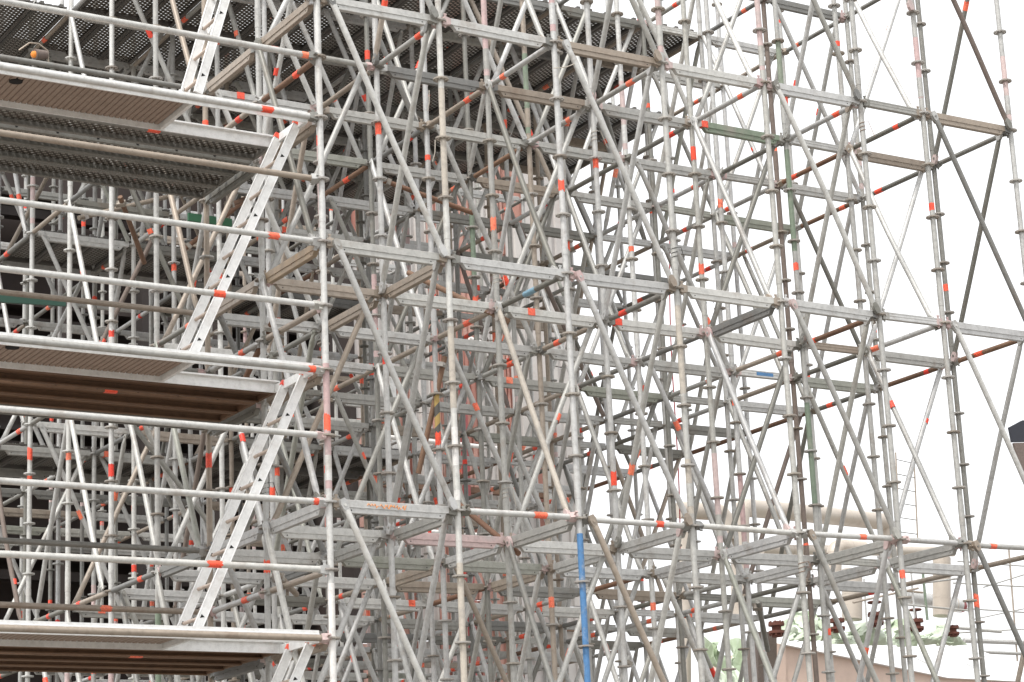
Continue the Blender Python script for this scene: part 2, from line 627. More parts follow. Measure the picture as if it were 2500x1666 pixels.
# painted lengths: (line, row): [(metres below the top level where it starts, where it ends, paint)]
BANDS = {(1, 0): [(0.58, 1.0, 'cream'), (1.0, 1.48, 'cream'), (2.55, 3.2, 'cream'), (3.35, 3.92, 'white'), (4.4, 6.2, 'cream')],
         (2, 0): [(-0.95, -0.1, 'pink'), (4.12, 6.6, 'blue')], (3, 0): [(-0.75, -0.1, 'pink'), (2.15, 2.9, 'cream'), (3.45, 3.9, 'cream')],
         (4, 0): [(-0.82, -0.12, 'pink')], (6, 0): [(-0.75, -0.15, 'pink')], (7, 0): [(-.75, -.1, 'pink')], (0, 0): [(2.95, 3.9, 'pink'), (4.6, 6.5, 'white')],
         (2, 1): [(-1.1, -0.1, 'pink')], (5, 1): [(-1.0, -.2, 'green'), (0.1, 1.1, 'green'), (2.55, 3.5, 'green')], (3, 2): [(-.9, -.1, 'green')],
         (0, 3): [(4.35, 5.4, 'green')], (0, 4): [(4.7, 5.35, 'pink')], (0, 5): [(4.6, 5.4, 'pink')], (4, 1): [(3.1, 3.9, 'pink')],
         (2, 2): [(2.48, 2.92, 'hazard')], (5, 2): [(3.0, 3.9, 'pink')], (4, 2): [(-.8, -.1, 'pink')], (3, 3): [(.3, 1.0, 'green')], (2, 3): [(1.1, 1.9, 'pink')], (1, 2): [(.3, 1.1, 'pink')]}
rng = random.Random(5)
rosette = rosette_mesh()
n_post = 0
for j in range(NR):
    for i in range(8):
        x, y = XS[i], D * j
        ks = seg_visible_rosettes(x, y)
        if not ks:
            continue
        mat = POST.get((i, j)) or rng.choices(['galv', 'pale', 'dark', 'tan'], [10, 2, 3 if j < 4 else 5, 2])[0]
        top = zk(-8) if j >= 3 else zk(-9)
        mb = MB()
        mb.tube((0, 0, 0.02), (0, 0, top), R, 14 if j < 5 else 10)
        for k in range(-8, 16, 4):              # spigot joints: a slightly wider collar just above each node
            z = zk(k) + 0.16
            mb.tube((0, 0, z), (0, 0, z + 0.19), R + 0.0022, 14 if j < 5 else 10)
        if j >= 5:
            for k in ks:
                rosette_mb(mb, zk(k), 10)
        mb.box((-.075, -.075, 0), (.075, .075, .012))
        jx, jy = rng.gauss(0, .003), rng.gauss(0, .003)
        o = put('scaffold_post', mb.mesh('scaffold_post', [M[mat]]), None, (x + jx, y + jy, 0))
        note = ''
        for b in BANDS.get((i, j), ()):
            note = ' with %s band' % {'hazard': 'yellow and black'}.get(b[2], b[2])
        tag(o, '%s scaffold post%s, %s, %s' % (COLOUR[mat], note, row_words(j), line_words(i)), 'scaffold post', 'upright scaffold posts')
        n_post += 1
        if j < 5:
            for k in ks:
                put('rosette', rosette, o, (0, 0, zk(k)), Matrix.Rotation(rng.uniform(-.1, .1), 3, 'Z').to_quaternion())
        for (d0, d1, paint) in BANDS.get((i, j), ()):
            put('painted_band', band_mesh(d1 - d0, M[paint], paint), o, (0, 0, A - d1))
        if (i, j) not in BANDS and rng.random() < .35:
            k = rng.choice((0, 4, 8))
            put('painted_band', band_mesh(.5, M['pink'], 'pink'), o, (0, 0, zk(k) + .1))
        for k in (-4, 0, 4, 8):
            if rng.random() < (.22 if j == 0 else .5):
                z = zk(k) + rng.choice((.35, .6, .75, 1.1, 1.45, -.3))
                px, py = proj((x, y, z))
                if 0 < px < 2353 and 0 < py < 1568:
                    put('tape', tape_mesh(rng.choice((.05, .07, .09, .12))), o, (0, 0, z), Matrix.Rotation(-math.pi / 2, 3, 'Y').to_quaternion())

# ------------------------------------------------------------------ ledgers along the face (X)
XMAT = {(0, 0, 0): 'pale', (1, 0, 0): 'pale', (2, 0, 0): 'tan', (3, 0, 0): 'pale', (2, 1, 0): 'tan', (1, 1, 0): 'dark', (4, 1, 0): 'green', (4, 0, 0): 'galv', (6, 0, 0): 'tan', (5, 0, 0): 'galv',
        (0, 0, 4): 'galv', (1, 0, 4): 'galv', (2, 0, 4): 'galv', (3, 0, 4): 'pale', (4, 0, 4): 'galv', (0, 1, 4): 'tan', (5, 1, 4): 'tan', (1, 1, 4): 'pale', (2, 1, 4): 'pale', (3, 1, 4): 'pale',
        (1, 1, 8): 'pink', (2, 1, 8): 'pale', (0, 0, 8): 'galv', (2, 2, 8): 'mossy', (1, 2, 8): 'mossy', (2, 3, 8): 'tan', (6, 1, 0): 'tan', (4, 3, 8): 'tan', (1, 0, 8): 'pale', (2, 0, 8): 'pale', (3, 0, 8): 'pale', (4, 0, 8): 'pale', (5, 0, 8): 'galv', (6, 0, 8): 'galv', (4, 1, 8): 'galv', (3, 1, 8): 'galv', (0, 1, 8): 'pale', (6, 1, 8): 'galv', (0, 2, 8): 'pale', (3, 2, 8): 'galv', (4, 2, 8): 'galv', (6, 0, 4): 'galv', (4, 1, 4): 'pale', (1, 2, 4): 'galv', (2, 2, 4): 'galv', (3, 2, 4): 'galv', (6, 1, 4): 'galv', (1, 2, 0): 'galv', (2, 2, 0): 'galv', (3, 1, 0): 'galv', (0, 2, 0): 'galv'}
XTAPE = {(1, 0, 8): (.67,), (2, 0, 8): (.7,), (3, 0, 8): (), (4, 0, 8): (.62,), (6, 0, 8): (.3,), (5, 0, 8): ()}
rng = random.Random(21)
for k in (-4, 0, 4, 8):
    for j in range(NR):
        for i in range(7):
            if k == -4 and j < 2 or (j > 9 and rng.random() < .2):
                continue
            kind = 'channel' if i == 5 else 'box'
            if j == 0 and k == 8 and i >= 1:
                kind = 'tube'
            if (i, j, k) == (0, 1, 0):
                kind = 'tube'
            mat = XMAT.get((i, j, k)) or rng.choices(['galv', 'pale', 'dark', 'tan', 'mossy'], [9, 3 if k == 8 else 1, 2 + (3 if k == -4 else 0) + (j > 4) * 1, 1.3, .4])[0]
            tp = XTAPE.get((i, j, k), ())
            if (i, j, k) not in XTAPE and j > 0 and rng.random() < .07:
                tp = (rng.choice((.12, .3, .8)),)
            bay = 'between %s and %s line' % (NTH[i] if i else 'tower corner', NTH[i + 1])
            ledger(P(i, j, k) + Vector((0, 0, rng.gauss(0, .004))), P(i + 1, j, k) + Vector((0, 0, rng.gauss(0, .004))), kind, mat,
                   '%s %s ledger, %s, %s, %s' % (COLOUR[mat], {'box': 'box', 'channel': 'short channel', 'tube': 'tube'}[kind], level_words(k), row_words(j), bay),
                   'ledgers running along the face', heads=j < 3, tapes=tp)

# ------------------------------------------------------------------ transoms running in depth (Y)
YBOX = {(0, 0, 4), (1, 0, 4), (1, 1, 4), (4, 0, 4), (0, 0, 0), (0, 1, 0), (0, 1, 4)}
YMAT = {(0, 0, 4): 'ochre', (1, 0, 4): 'tan', (1, 1, 4): 'tan', (4, 0, 4): 'dark', (0, 0, 0): 'tan', (0, 1, 0): 'tan', (0, 1, 4): 'tan', (2, 2, 8): 'tan', (2, 3, 8): 'tan', (3, 2, 8): 'tan', (3, 3, 8): 'rust',
        (4, 2, 8): 'rust', (3, 2, 0): 'rust', (5, 1, 4): 'tan', (6, 1, 4): 'dark', (2, 0, 0): 'galv', (1, 0, 0): 'galv', (3, 0, 0): 'galv', (4, 0, 0): 'galv', (5, 0, 0): 'galv', (6, 0, 0): 'dark', (7, 0, 0): 'dark', (2, 0, 4): 'dark', (3, 0, 4): 'dark'}
for _i in range(7):
    for _j in (0, 1):
        YMAT[(_i, _j, 8)] = 'galv'
YTAPE = {(1, 0, 0): (.3,), (2, 0, 0): (.74,), (3, 0, 0): (.43,), (4, 0, 0): (.3,), (5, 0, 0): (.3,), (6, 0, 0): (.33,), (7, 0, 0): (), (2, 1, 0): (.3,), (3, 1, 0): (.35,), (6, 0, 4): (.85,), (5, 0, 4): (.85,), (7, 0, 4): (.65,),
         (3, 0, 4): (.72,), (2, 0, 4): ()}
rng = random.Random(33)
for k in (-4, 0, 4, 8):
    for j in range(NR - 1):
        for i in range(8):
            if k == -4 and j < 1 or (j > 8 and rng.random() < .2):
                continue
            kind = 'tube'
            if (i, j, k) in YBOX or (k == 8 and j < 3 and i < 7 and not (j == 2 and i >= 4)):
                kind = 'box'
            mat = YMAT.get((i, j, k)) or (rng.choices(['galv', 'tan', 'dark', 'rust'], [3, 2, 4, .7])[0] if kind == 'tube' else rng.choices(['galv', 'tan', 'dark', 'pale'], [6, 2, 2, 1])[0])
            tp = YTAPE.get((i, j, k))
            if tp is None:
                tp = (rng.choice((.28, .33, .45, .7, .75)),) if kind == 'tube' and rng.random() < .7 else ()
            span = '%s to %s row' % (ORD[j], ORD[j + 1])
            ledger(P(i, j, k), P(i, j + 1, k), kind, mat, '%s %s transom, %s, %s, %s' % (COLOUR[mat], kind, level_words(k), line_words(i), span),
                   'transoms running into the depth', heads=j < 3, tapes=tp, word='transom')
            if (i, j, k) == (2, 0, 4):
                b = MB()
                b.tube((-.09, 0, 0), (.09, 0, 0), R + .0012, 14)
                t_ = [c for c in col.objects if c.name.startswith('tube_transom')][-1]
                put('painted_band', b.mesh('painted_band', [M['paleblue']]), t_, (.55, 0, 0))

# ------------------------------------------------------------------ diagonal braces
DMAT = {('x', 6, 0, 0): 'dark', ('y', 2, 0, 4): 'cream', ('y', 3, 0, 0): 'galv', ('x', 0, 0, 0): 'pale', ('x', 0, 0, 4): 'galv', ('x', 2, 0, 4): 'galv', ('x', 4, 0, 4): 'galv', ('x', 0, 0, 8): 'pale', ('x', 2, 0, 0): 'pale',
        ('x', 4, 0, 0): 'pale', ('y', 0, 2, 0): 'tan', ('y', 0, 4, 0): 'pale', ('y', 0, 4, 4): 'pale', ('y', 6, 0, 0): 'pale', ('y', 4, 0, 0): 'galv', ('y', 6, 1, 4): 'rust', ('y', 0, 2, 4): 'mossy', ('y', 6, 0, 8): 'mossy', ('x', 4, 0, 8): 'galv', ('x', 0, 1, 4): 'tan',
        ('y', 7, 0, -4): 'dark', ('y', 7, 0, 0): 'dark', ('y', 5, 0, 0): 'galv', ('y', 1, 0, 0): 'galv', ('y', 1, 0, 4): 'galv'}
rng = random.Random(8)


def brace(p, q, mat, label, tapes, heads):
    if not in_view(p, q):
        return
    L = round((q - p).length, 3)
    me = cached(('brace', L, mat, random.randint(0, 3)), lambda: brace_mesh(L, M[mat]))
    o = put('diagonal_brace', me, None, p, aim(p, q))
    tag(o, label, 'scaffold brace', 'diagonal braces')
    if heads:
        for x, e in ((0.02, 1), (L - .02, -1)):
            hm = head_mat()

            def mk(hm=hm):
                mb = MB()
                mb.rings([[(x_, y_, z_) for (y_, z_) in ((-.012, -h), (.022, -h), (.022, h), (-.012, h))] for x_, h in ((-.045, .02), (-.01, .03), (.03, .026), (.055, .012))])
                return mb.mesh('wedge_head', [M[hm]], smooth=False)
            put('wedge_head', cached(('bhead', hm), mk), o, (x, 0, 0), Matrix.Rotation(0 if e > 0 else math.pi, 3, 'Z').to_quaternion())
    for t in tapes:
        put('tape', tape_mesh(random.choice((.05, .07, .09))), o, (t * L, 0, 0))


off = 0.088
for k in (-4, 0, 4, 8):
    for j in range(9):
        for i in (0, 2, 4, 6):
            down_right = j % 2 == 0
            yo = -0.05 if j % 2 == 0 else 0.05
            if down_right:
                p, q = P(i, j, k) + Vector((off, yo, 0)), P(i + 1, j, k + 4) + Vector((-off * .8, yo, .02))
                ends = '%s to %s line' % (NTH[i], NTH[i + 1])
            else:
                p, q = P(i + 1, j, k) + Vector((-off, yo, 0)), P(i, j, k + 4) + Vector((off * .8, yo, .02))
                ends = '%s to %s line' % (NTH[i + 1], NTH[i])
            mat = DMAT.get(('x', i, j, k)) or rng.choices(['galv', 'pale', 'dark', 'tan', 'mossy', 'brown'], [10, 2, 1.4, .9, .6, .25])[0]
            brace(p, q, mat, '%s brace along the face, %s, below %s, %s' % (COLOUR[mat], row_words(j), level_words(k), ends),
                  (rng.choice((.3, .45, .7, .78)),) if rng.random() < (.2 if j == 0 else .42) else (), j < 2)
    for j in (0, 2, 4, 6):
        for i in range(8):
            xo = -0.05
            if i % 2 == 1:
                p, q = P(i, j, k) + Vector((xo, off, 0)), P(i, j + 1, k + 4) + Vector((xo, -off * .8, .02))
                ends = '%s to %s row' % (ORD[j], ORD[j + 1])
            else:
                p, q = P(i, j + 1, k) + Vector((xo, -off, 0)), P(i, j, k + 4) + Vector((xo, off * .8, .02))
                ends = '%s to %s row' % (ORD[j + 1], ORD[j])
            mat = DMAT.get(('y', i, j, k)) or rng.choices(['galv', 'pale', 'dark', 'tan', 'mossy', 'brown'], [10, 2, 1.4, .9, .6, .25])[0]
            brace(p, q, mat, '%s brace in depth, %s, below %s, %s' % (COLOUR[mat], line_words(i), level_words(k), ends),
                  (rng.choice((.3, .45, .7, .78)),) if rng.random() < (.2 if j == 0 else .42) else (), j < 2)
for k in (-4, 0, 4, 8):                       # further braces deeper inside, set without a pattern
    for j in range(2, 8):
        for i in range(8):
            if j % 2 == 1 and rng.random() < (.45 + .2 * (k == 8) if j < 6 else .2):
                xo = .05
                p, q = P(i, j, k) + Vector((xo, off, 0)), P(i, j + 1, k + 4) + Vector((xo, -off * .8, .02))
                if rng.random() < .5:
                    p, q = P(i, j + 1, k) + Vector((xo, -off, 0)), P(i, j, k + 4) + Vector((xo, off * .8, .02))
                mat = rng.choices(['galv', 'dark', 'tan', 'mossy'], [9, 2, .8, .5])[0]
                brace(p, q, mat, '%s odd brace in depth, %s, below %s, beyond %s row' % (COLOUR[mat], line_words(i), level_words(k), ORD[j]), (rng.choice((.3, .7)),) if rng.random() < .5 else (), False)
            if i in (1, 3, 5) and rng.random() < (.34 if j < 6 else .15):
                p, q = P(i, j, k) + Vector((off, .05, 0)), P(i + 1, j, k + 4) + Vector((-off * .8, .05, .02))
                if rng.random() < .5:
                    p, q = P(i + 1, j, k) + Vector((-off, .05, 0)), P(i, j, k + 4) + Vector((off * .8, .05, .02))
                mat = rng.choices(['galv', 'dark', 'tan', 'mossy'], [9, 2, .8, .5])[0]
                brace(p, q, mat, '%s odd brace along the face, %s, below %s, at %s line' % (COLOUR[mat], row_words(j), level_words(k), NTH[i]), (rng.choice((.3, .7)),) if rng.random() < .5 else (), False)
stays = set()
for q in range(16):                           # short spare tubes clamped on as improvised stays
    i, j, k = rng.randint(0, 5), rng.randint(1, 5), rng.choice((0, 4, 8))
    a = P(i, j, k) + Vector((.06, -.07, rng.uniform(-.5, -.1)))
    b = a + Vector((rng.uniform(-.2, .6), rng.uniform(-.1, .5), rng.uniform(-.9, .5))).normalized() * rng.uniform(.6, 1.3)
    if not in_view(a, b, 0) or (i, j, k) in stays:
        continue
    stays.add((i, j, k))
    mat = rng.choice(['tan', 'rust', 'galv', 'dark'])
    o = put('stay_tube', cached(('stay', mat, round((b - a).length, 1)), lambda: MB().path([(0, 0, 0), ((b - a).length, 0, 0)], R, 12).mesh('stay_tube', [M[mat]])), None, a, aim(a, b))
    c = MB()
    c.box((.06, -.029, -.030), (.10, .062, .030))
    c.tube((.08, .05, -.04), (.08, .05, .04), .010, 8)
    put('coupler', c.mesh('coupler', [M['disc']], smooth=False), o)
    tag(o, '%s short stay tube clamped below %s, %s, %s' % (COLOUR[mat], level_words(k), row_words(j), line_words(i)), 'stay tube', 'short stay tubes')
for (i, j, k, key, mk) in ((0, 0, 8, 'box', 'chalk'), (5, 2, 4, 'channel', 'blue')):
    host = [o for o in col.objects if o.parent is None and o.name.startswith(key + '_ledger') and (o.location - P(i, j, k)).length < .05 and abs(o.matrix_basis.to_3x3().col[0].x) > .9]
    if host and mk == 'chalk':                   # an orange crayon scrawl, no longer readable
        mb = MB()
        r2 = random.Random(2)
        x = .30
        while x < .62:
            w = r2.uniform(.02, .05)
            pts = [(x + w * (u / 5), -.0255 - (.0 if True else 0), .016 * math.sin(u * r2.uniform(1.2, 2.2)) - .006) for u in range(6)]
            mb.path(pts, .0035, 5)
            x += w + r2.uniform(.004, .012)
        m_, t_, b_ = new_mat('orange_crayon')
        b_.inputs['Base Color'].default_value = (.8, .32, .10, 1)
        put('crayon_scrawl', mb.mesh('crayon_scrawl', [m_]), host[0])
    elif host:
        mb = MB()
        mb.box((.28, -.0262, -.016), (.48, .0262, .018))
        put('painted_band', mb.mesh('painted_band', [M['blue']], smooth=False), host[0])
for i in (3, 5):
    p, q = P(i, 0, -6) + Vector((off, -.05, 0)), P(i + 1, 0, -2) + Vector((-off * .8, -.05, .02))
    brace(p, q, 'galv', 'grey brace hooked to the front post at half lift, %s bay' % NTH[i], (.8,), True)

# ------------------------------------------------------------------ ladder tower: rails, transoms, back posts are shared with the lattice
LX = -3.07
RAILMAT = {1: 'pale', 2: 'pale', 3: 'tan', 4: 'pale', 5: 'pale', 6: 'galv', 7: 'pale', 8: 'pale', 9: 'pale', 10: 'tan'}
RAILTAPE = {1: (.966,), 2: (.855,), 4: (.865,), 5: (.72,), 6: (.967,), 8: (.967,), 9: (.70,)}
for k in range(0, 12):
    mat = RAILMAT.get(k, 'galv')
    ledger((LX, 0, zk(k)), (0, 0, zk(k)), 'tube', mat, '%s long rail across the front of the ladder tower, %s' % (COLOUR[mat], level_words(k)), 'long tower rails',
           tapes=RAILTAPE.get(k, ()))
for k in (0, 4, 5, 8, 9):
    mat = {0: 'dark', 4: 'tan', 5: 'dark', 8: 'dark', 9: 'tan'}[k]
    ledger((LX, 2 * D, zk(k)), (0, 2 * D, zk(k)), 'tube', mat, '%s long rail along the back of the ladder tower, %s' % (COLOUR[mat], level_words(k)), 'long tower rails',
           tapes=(.71,) if k == 9 else ())
for k in (1, 5, 9):
    for j in (0, 1):
        mat = {(1, 0): 'rust', (1, 1): 'tan', (5, 0): 'tan', (5, 1): 'galv', (9, 0): 'tan', (9, 1): 'galv'}[(k, j)]
        ledger(P(0, j, k), P(0, j + 1, k), 'tube', mat, '%s end rail of the ladder tower, %s, %s half' % (COLOUR[mat], level_words(k), 'front' if j == 0 else 'back'), 'end rails of the ladder tower',
               tapes=(.35,) if j == 1 or k == 1 else ())
for k in (2, 6, 10):
    for j in (0, 1):
        mat = 'dark' if j else 'tan'
        ledger(P(0, j, k), P(0, j + 1, k), 'box', mat, '%s box transom carrying the deck end, %s, %s half' % (COLOUR[mat], level_words(k), 'front' if j == 0 else 'back'), 'deck transoms of the ladder tower')


def access_deck(k):
    """Aluminium access platform with white side beams, a ribbed board and an open hatch by the ladder head."""
    z = zk(k)
    y0, y1 = 0.075, 0.70
    hx = -1.02                                  # the board ends here, the hatch is open beyond
    o = empty('access_platform', (LX, 0, z))
    T = lambda mb, nm, mt, **kw: put(nm, mb.mesh(nm, mt, **kw), o)
    for yb in (y0, y1):
        mb = MB()
        s = 1 if yb == y0 else -1
        prof = [(0, -.022), (s * .012, -.022), (s * .012, .055), (s * .05, .055), (s * .05, .067), (0, .067), (0, .045), (-s * .006, .041), (-s * .006, .005), (0, -.001)]
        if s < 0:
            prof = prof[::-1]
        mb.rings([[(x, yb + a, b) for a, b in prof] for x in (0.06, -LX - 0.07)])
        T(mb, 'side_beam', [M['alu']], smooth=False)
    mb = MB()
    n = int((hx - LX - .06) / 0.046)
    pts = []
    for q in range(n):                          # ribs across the board
        x = 0.06 + q * 0.046
        pts += [(x, .022), (x + .030, .022), (x + .034, .032), (x + .042, .032)]
    b = len(mb.v)
    for (x, h) in pts:
        mb.v += [(x, y0 + .014, h), (x, y1 - .014, h)]
    for q in range(len(pts) - 1):
        mb.face((b + 2 * q, b + 2 * q + 2, b + 2 * q + 3, b + 2 * q + 1))
    mb.box((0.06, y0 + .014, .038), (0.06 + n * .046, y1 - .014, .050))
    mb.tube((.75, .28, .016), (.75, .28, .036), .05, 12, m=1)
    T(mb, 'ribbed_board', [M['ply'], M['black']], smooth=False)
    mb = MB()
    mb.box((0.06 + n * .046, y0 + .013, -.012), (0.06 + n * .046 + .03, y1 - .013, .052))
    T(mb, 'hatch_edge', [M['alu']], smooth=False)
    mb = MB()
    mb.box((-LX - 0.10, y0 + .013, -.025), (-LX - .07, y1 - .013, .038))
    T(mb, 'end_beam', [M['alu']], smooth=False)
    tag(o, 'white edged access platform with ribbed tan underside, %s deck of the ladder tower' % {2: 'upper', 6: 'middle', 10: 'bottom'}[k], 'access platform', 'access platforms of the ladder tower')
    return o


def plank_mesh(L, W, mat, top, key):
    """A steel plank seen from below: a thin (perforated) tread over two deep channels with inturned lips. Runs along local X."""
    def mk():
        mb = MB()
        h = W / 2
        mb.box((0, -h, -.004), (L, h, 0), m=1)
        for s in (-1, 1):
            prof = [(s * h, -.0045), (s * h, -.056), (s * (h - .032), -.056), (s * (h - .032), -.046), (s * (h - .028), -.046), (s * (h - .028), -.052), (s * (h - .006), -.052), (s * (h - .006), -.0045)]
            if s > 0:
                prof = prof[::-1]
            mb.rings([[(x, a, b) for a, b in prof] for x in (0.02, L - .02)])
            q = int(L / .30)
            for c in range(1, q):
                mb.tube((c * L / q, s * (h + .0005), -.030), (c * L / q, s * (h + .0012), -.030), .012, 10, m=2)
        for x in (0.0, L - .03):
            mb.box((x, -h + .007, -.045), (x + .03, h - .007, -.0045))
            for y in (-h * .6, h * .6):
                mb.box((x - .02 if x == 0 else x + .01, y - .02, -.02), (x + .02 if x == 0 else x + .05, y + .02, .012))
        return mb.mesh('steel_plank', [mat, top, M['black']], smooth=False)
    return cached(('plank', L, W, key), mk)


for k in (2, 6, 10):
    access_deck(k)
    ys = [0.885, 1.27, 1.60, 1.93]
    for q, y in enumerate(ys):
        brown = k != 2
        if k == 6 and q == 3:
            brown = False
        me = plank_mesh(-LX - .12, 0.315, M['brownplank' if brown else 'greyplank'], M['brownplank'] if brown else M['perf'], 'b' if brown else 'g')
        o = put('steel_plank', me, None, (LX + .06, y, zk(k) + .035))
        tag(o, '%s plank, %s from the front in the %s deck of the ladder tower' % ('rusty brown' if brown else 'grey perforated', NTH[q], {2: 'upper', 6: 'middle', 10: 'bottom'}[k]), 'deck plank', 'planks of the ladder tower decks')
        if q in ((1,) if k != 2 else (0,)):
            mb = MB()
            mb.box((-.05, -.1595, -.0575), (.05, -.12, -.040))
            put('tape', mb.mesh('tape', [M['tape']], smooth=False), o, (1.95 if k != 6 else 1.75, 0, 0))

# toe rail tube laid behind the front edge of the uppermost deck
# ------------------------------------------------------------------ ladders
def ladder(bot, top, W, label, caps=True):
    """bot / top: ends of the front stile; the back stile stands W further in depth."""
    bot, top = Vector(bot), Vector(top)
    o = empty('ladder', bot)
    d = (top - bot)
    L = d.length
    qd = aim(bot, top)
    for y in (0, W):
        mb = MB()
        prof = [(-.013, -.034), (.013, -.034), (.013, -.030), (.011, -.028), (.011, .028), (.013, .030), (.013, .034), (-.013, .034), (-.013, .030), (-.011, .028), (-.011, -.028), (-.013, -.030)]
        mb.rings([[(x, a, b) for a, b in prof] for x in (0, L)])
        n = int(L / .28)
        for i in range(n):                      # open rung ends, three-cornered
            x = .15 + i * .28
            if i % 2 == 0:
                mb.rings([[(x - .016, yy, .016), (x + .014, yy, .016), (x + .006, yy, -.014)] for yy in (-.0128, -.0112)], m=1)
        s = put('stile', mb.mesh('stile', [M['alu'], M['black']], smooth=False), o, (0, 0, 0), qd)
        s.location = (0, y, 0)
        if caps:
            mb = MB()
            mb.box((-.005, -.0165, -.037), (.035, .0165, .037))
            mb.tube((.034, 0, -.02), (.05, 0, -.012), .016, 8)
            put('end_cap', mb.mesh('end_cap', [M['tape']], smooth=False), s, (L - .01, 0, 0))
    n = int(L / .28)
    for i in range(n):
        p = d.normalized() * (.15 + i * .28)
        mb = MB()
        mb.tube((0, .012, 0), (0, W - .012, 0), .0135, 10)
        put('rung', mb.mesh('rung', [M['rung']]), o, p)
    tag(o, label, 'ladder', 'aluminium ladders of the tower')
    return o


LY, LW = 0.20, 0.34
LAD = [((455, 214), (556, -12 - 120), 'white aluminium ladder rising from the upper deck, orange marks out of frame', 0),
       ((440, 822), (683, 284), 'white aluminium ladder between the middle deck and the upper deck hatch', 1),
       ((446, 1462), (700, 862), 'white aluminium ladder between the bottom deck and the middle deck hatch', 1),
       ((444, 2110), (714, 1478), 'white aluminium ladder reaching up to the bottom deck from below', 1)]
for (b, t_, lab, caps) in LAD:
    lab = lab.replace(', orange marks out of frame', ', cut by the picture top')
    ladder(at(*b, LY), at(*t_, LY), LW, lab, caps)

# ------------------------------------------------------------------ deep perforated decks
def deep_deck(k, i_lo, i_hi, j0, j1, words):
    z = zk(k)
    edges = XS[max(i_lo, 0):i_hi + 1]
    if i_lo < 0:
        edges = [1.09 * q for q in range(i_lo, 0)] + edges
    for e in range(len(edges) - 1):
        x0, x1 = edges[e], edges[e + 1]
        n = 3 if x1 - x0 > 1 else 2
        for q in range(n):
            w = (x1 - x0 - .05) / n
            x = x0 + .025 + w * (q + .5)
            p, pq = Vector((x, D * j0 + .03, z + .06)), Vector((x, D * j1 - .03, z + .06))
            if not in_view(p + Vector((w / 2, 0, 0)), pq + Vector((w / 2, 0, 0))) and not in_view(p - Vector((w / 2, 0, 0)), pq - Vector((w / 2, 0, 0))):
                continue
            L = round((pq - p).length, 3)
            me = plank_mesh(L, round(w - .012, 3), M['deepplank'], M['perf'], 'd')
            o = put('deck_plank', me, None, p, Matrix.Rotation(math.pi / 2, 3, 'Z').to_quaternion())
            side = 'left of the tower line' if x1 < .01 else 'over the %s bay' % NTH[[round(v, 2) for v in XS].index(round(x0, 2))]
            tag(o, 'perforated plank, %s, from %s row, %s, %s one across' % (words, ORD[j0], side, ['first', 'middle', 'last'][q]), 'deck plank', 'perforated planks of the deep decks')


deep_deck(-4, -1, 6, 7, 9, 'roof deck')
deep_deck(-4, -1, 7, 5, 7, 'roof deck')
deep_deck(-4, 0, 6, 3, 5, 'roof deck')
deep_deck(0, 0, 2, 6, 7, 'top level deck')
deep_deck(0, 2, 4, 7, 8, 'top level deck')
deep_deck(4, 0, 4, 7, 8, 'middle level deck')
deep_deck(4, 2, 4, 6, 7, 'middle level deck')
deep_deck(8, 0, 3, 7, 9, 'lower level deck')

# ------------------------------------------------------------------ what stands behind the scaffold
def mpp(p):
    return (Vector(p) - EYE).dot(_f) / (F_PX * K)   # metres per picture pixel at p


BY = 15.2
bx = lambda px, py=700: at(px, py, BY).x
mill = empty('furnace_building', (bx(600), BY, 0))
tag(mill, 'tall plant building behind the scaffold, pink rust and dirty white cladding beside dark open bays', 'building')


def wall_part(name, x0, x1, z0, z1, mat, y0=BY, t=.12, ribs=0.0):
    mb = MB()
    if ribs:
        n = max(2, int((x1 - x0) / ribs))
        w = (x1 - x0) / n
        b = len(mb.v)
        pts = []
        for q in range(n):
            pts += [(x0 + q * w, y0), (x0 + q * w + w * .55, y0), (x0 + q * w + w * .65, y0 + .035), (x0 + q * w + w * .9, y0 + .035)]
        pts += [(x1, y0), (x1, y0 + t), (x0, y0 + t)]
        mb.rings([[(x, y, z) for x, y in pts] for z in (z0, z1)])
    else:
        mb.box((x0, y0, z0), (x1, y0 + t, z1))
    o = put(name, mb.mesh(name, [M[mat]], smooth=False), mill)
    o.location = -mill.location
    return o


rng = random.Random(4)
wall_part('dark_wall', bx(-500), bx(812), 0.0, A + 7, 'bayshade', BY + 2.5)  # dark sheet added as the shade inside the open bays
wall_part('side_wall', bx(812) - .1, bx(812), 0.0, A + 7, 'bayshade', BY, 2.5)
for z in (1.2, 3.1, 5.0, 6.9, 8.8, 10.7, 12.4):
    wall_part('floor_beam', bx(-450), bx(812) - .1, z, z + .14, 'bayshade', BY + 1.4, .2)
    wall_part('floor_slab', bx(-450), bx(812) - .1, z + .28, z + .36, 'bayshade', BY + 1.3, 1.1)
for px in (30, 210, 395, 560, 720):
    wall_part('column', bx(px) - .06, bx(px) + .06, 0.0, A + 5, 'bayshade', BY + 1.0, .3)
edges = [812, 856, 905, 936, 985, 1010, 1062, 1092, 1150, 1168, 1216, 1262, 1310]
for q in range(len(edges) - 1):
    mat = ['rustwall', 'whitewall'][q % 2] if q < 10 else 'whitewall'
    z = 0.0
    while z < A + 8.0:                                   # sheets of uneven height
        h = rng.uniform(1.5, 2.6)
        wall_part('wall_sheet', bx(edges[q]) + .006, bx(edges[q + 1]) - .006, z, min(z + h - .02, A + 8.0), mat if rng.random() < .82 else rng.choice(['rustwall', 'whitewall']), BY + rng.uniform(0, .03), .1, .14)
        z += h
for z in (2.0, 4.1, 6.2, 8.3):
    wall_part('wall_girt', bx(815), bx(1300), z, z + .09, 'rust', BY - .14, .1)
for px in (880, 1040, 1225):
    wall_part('drain_pipe', bx(px) - .05, bx(px) + .05, 0.0, A + 1.5, 'red' if px == 1040 else 'galv', BY - .25, .1)

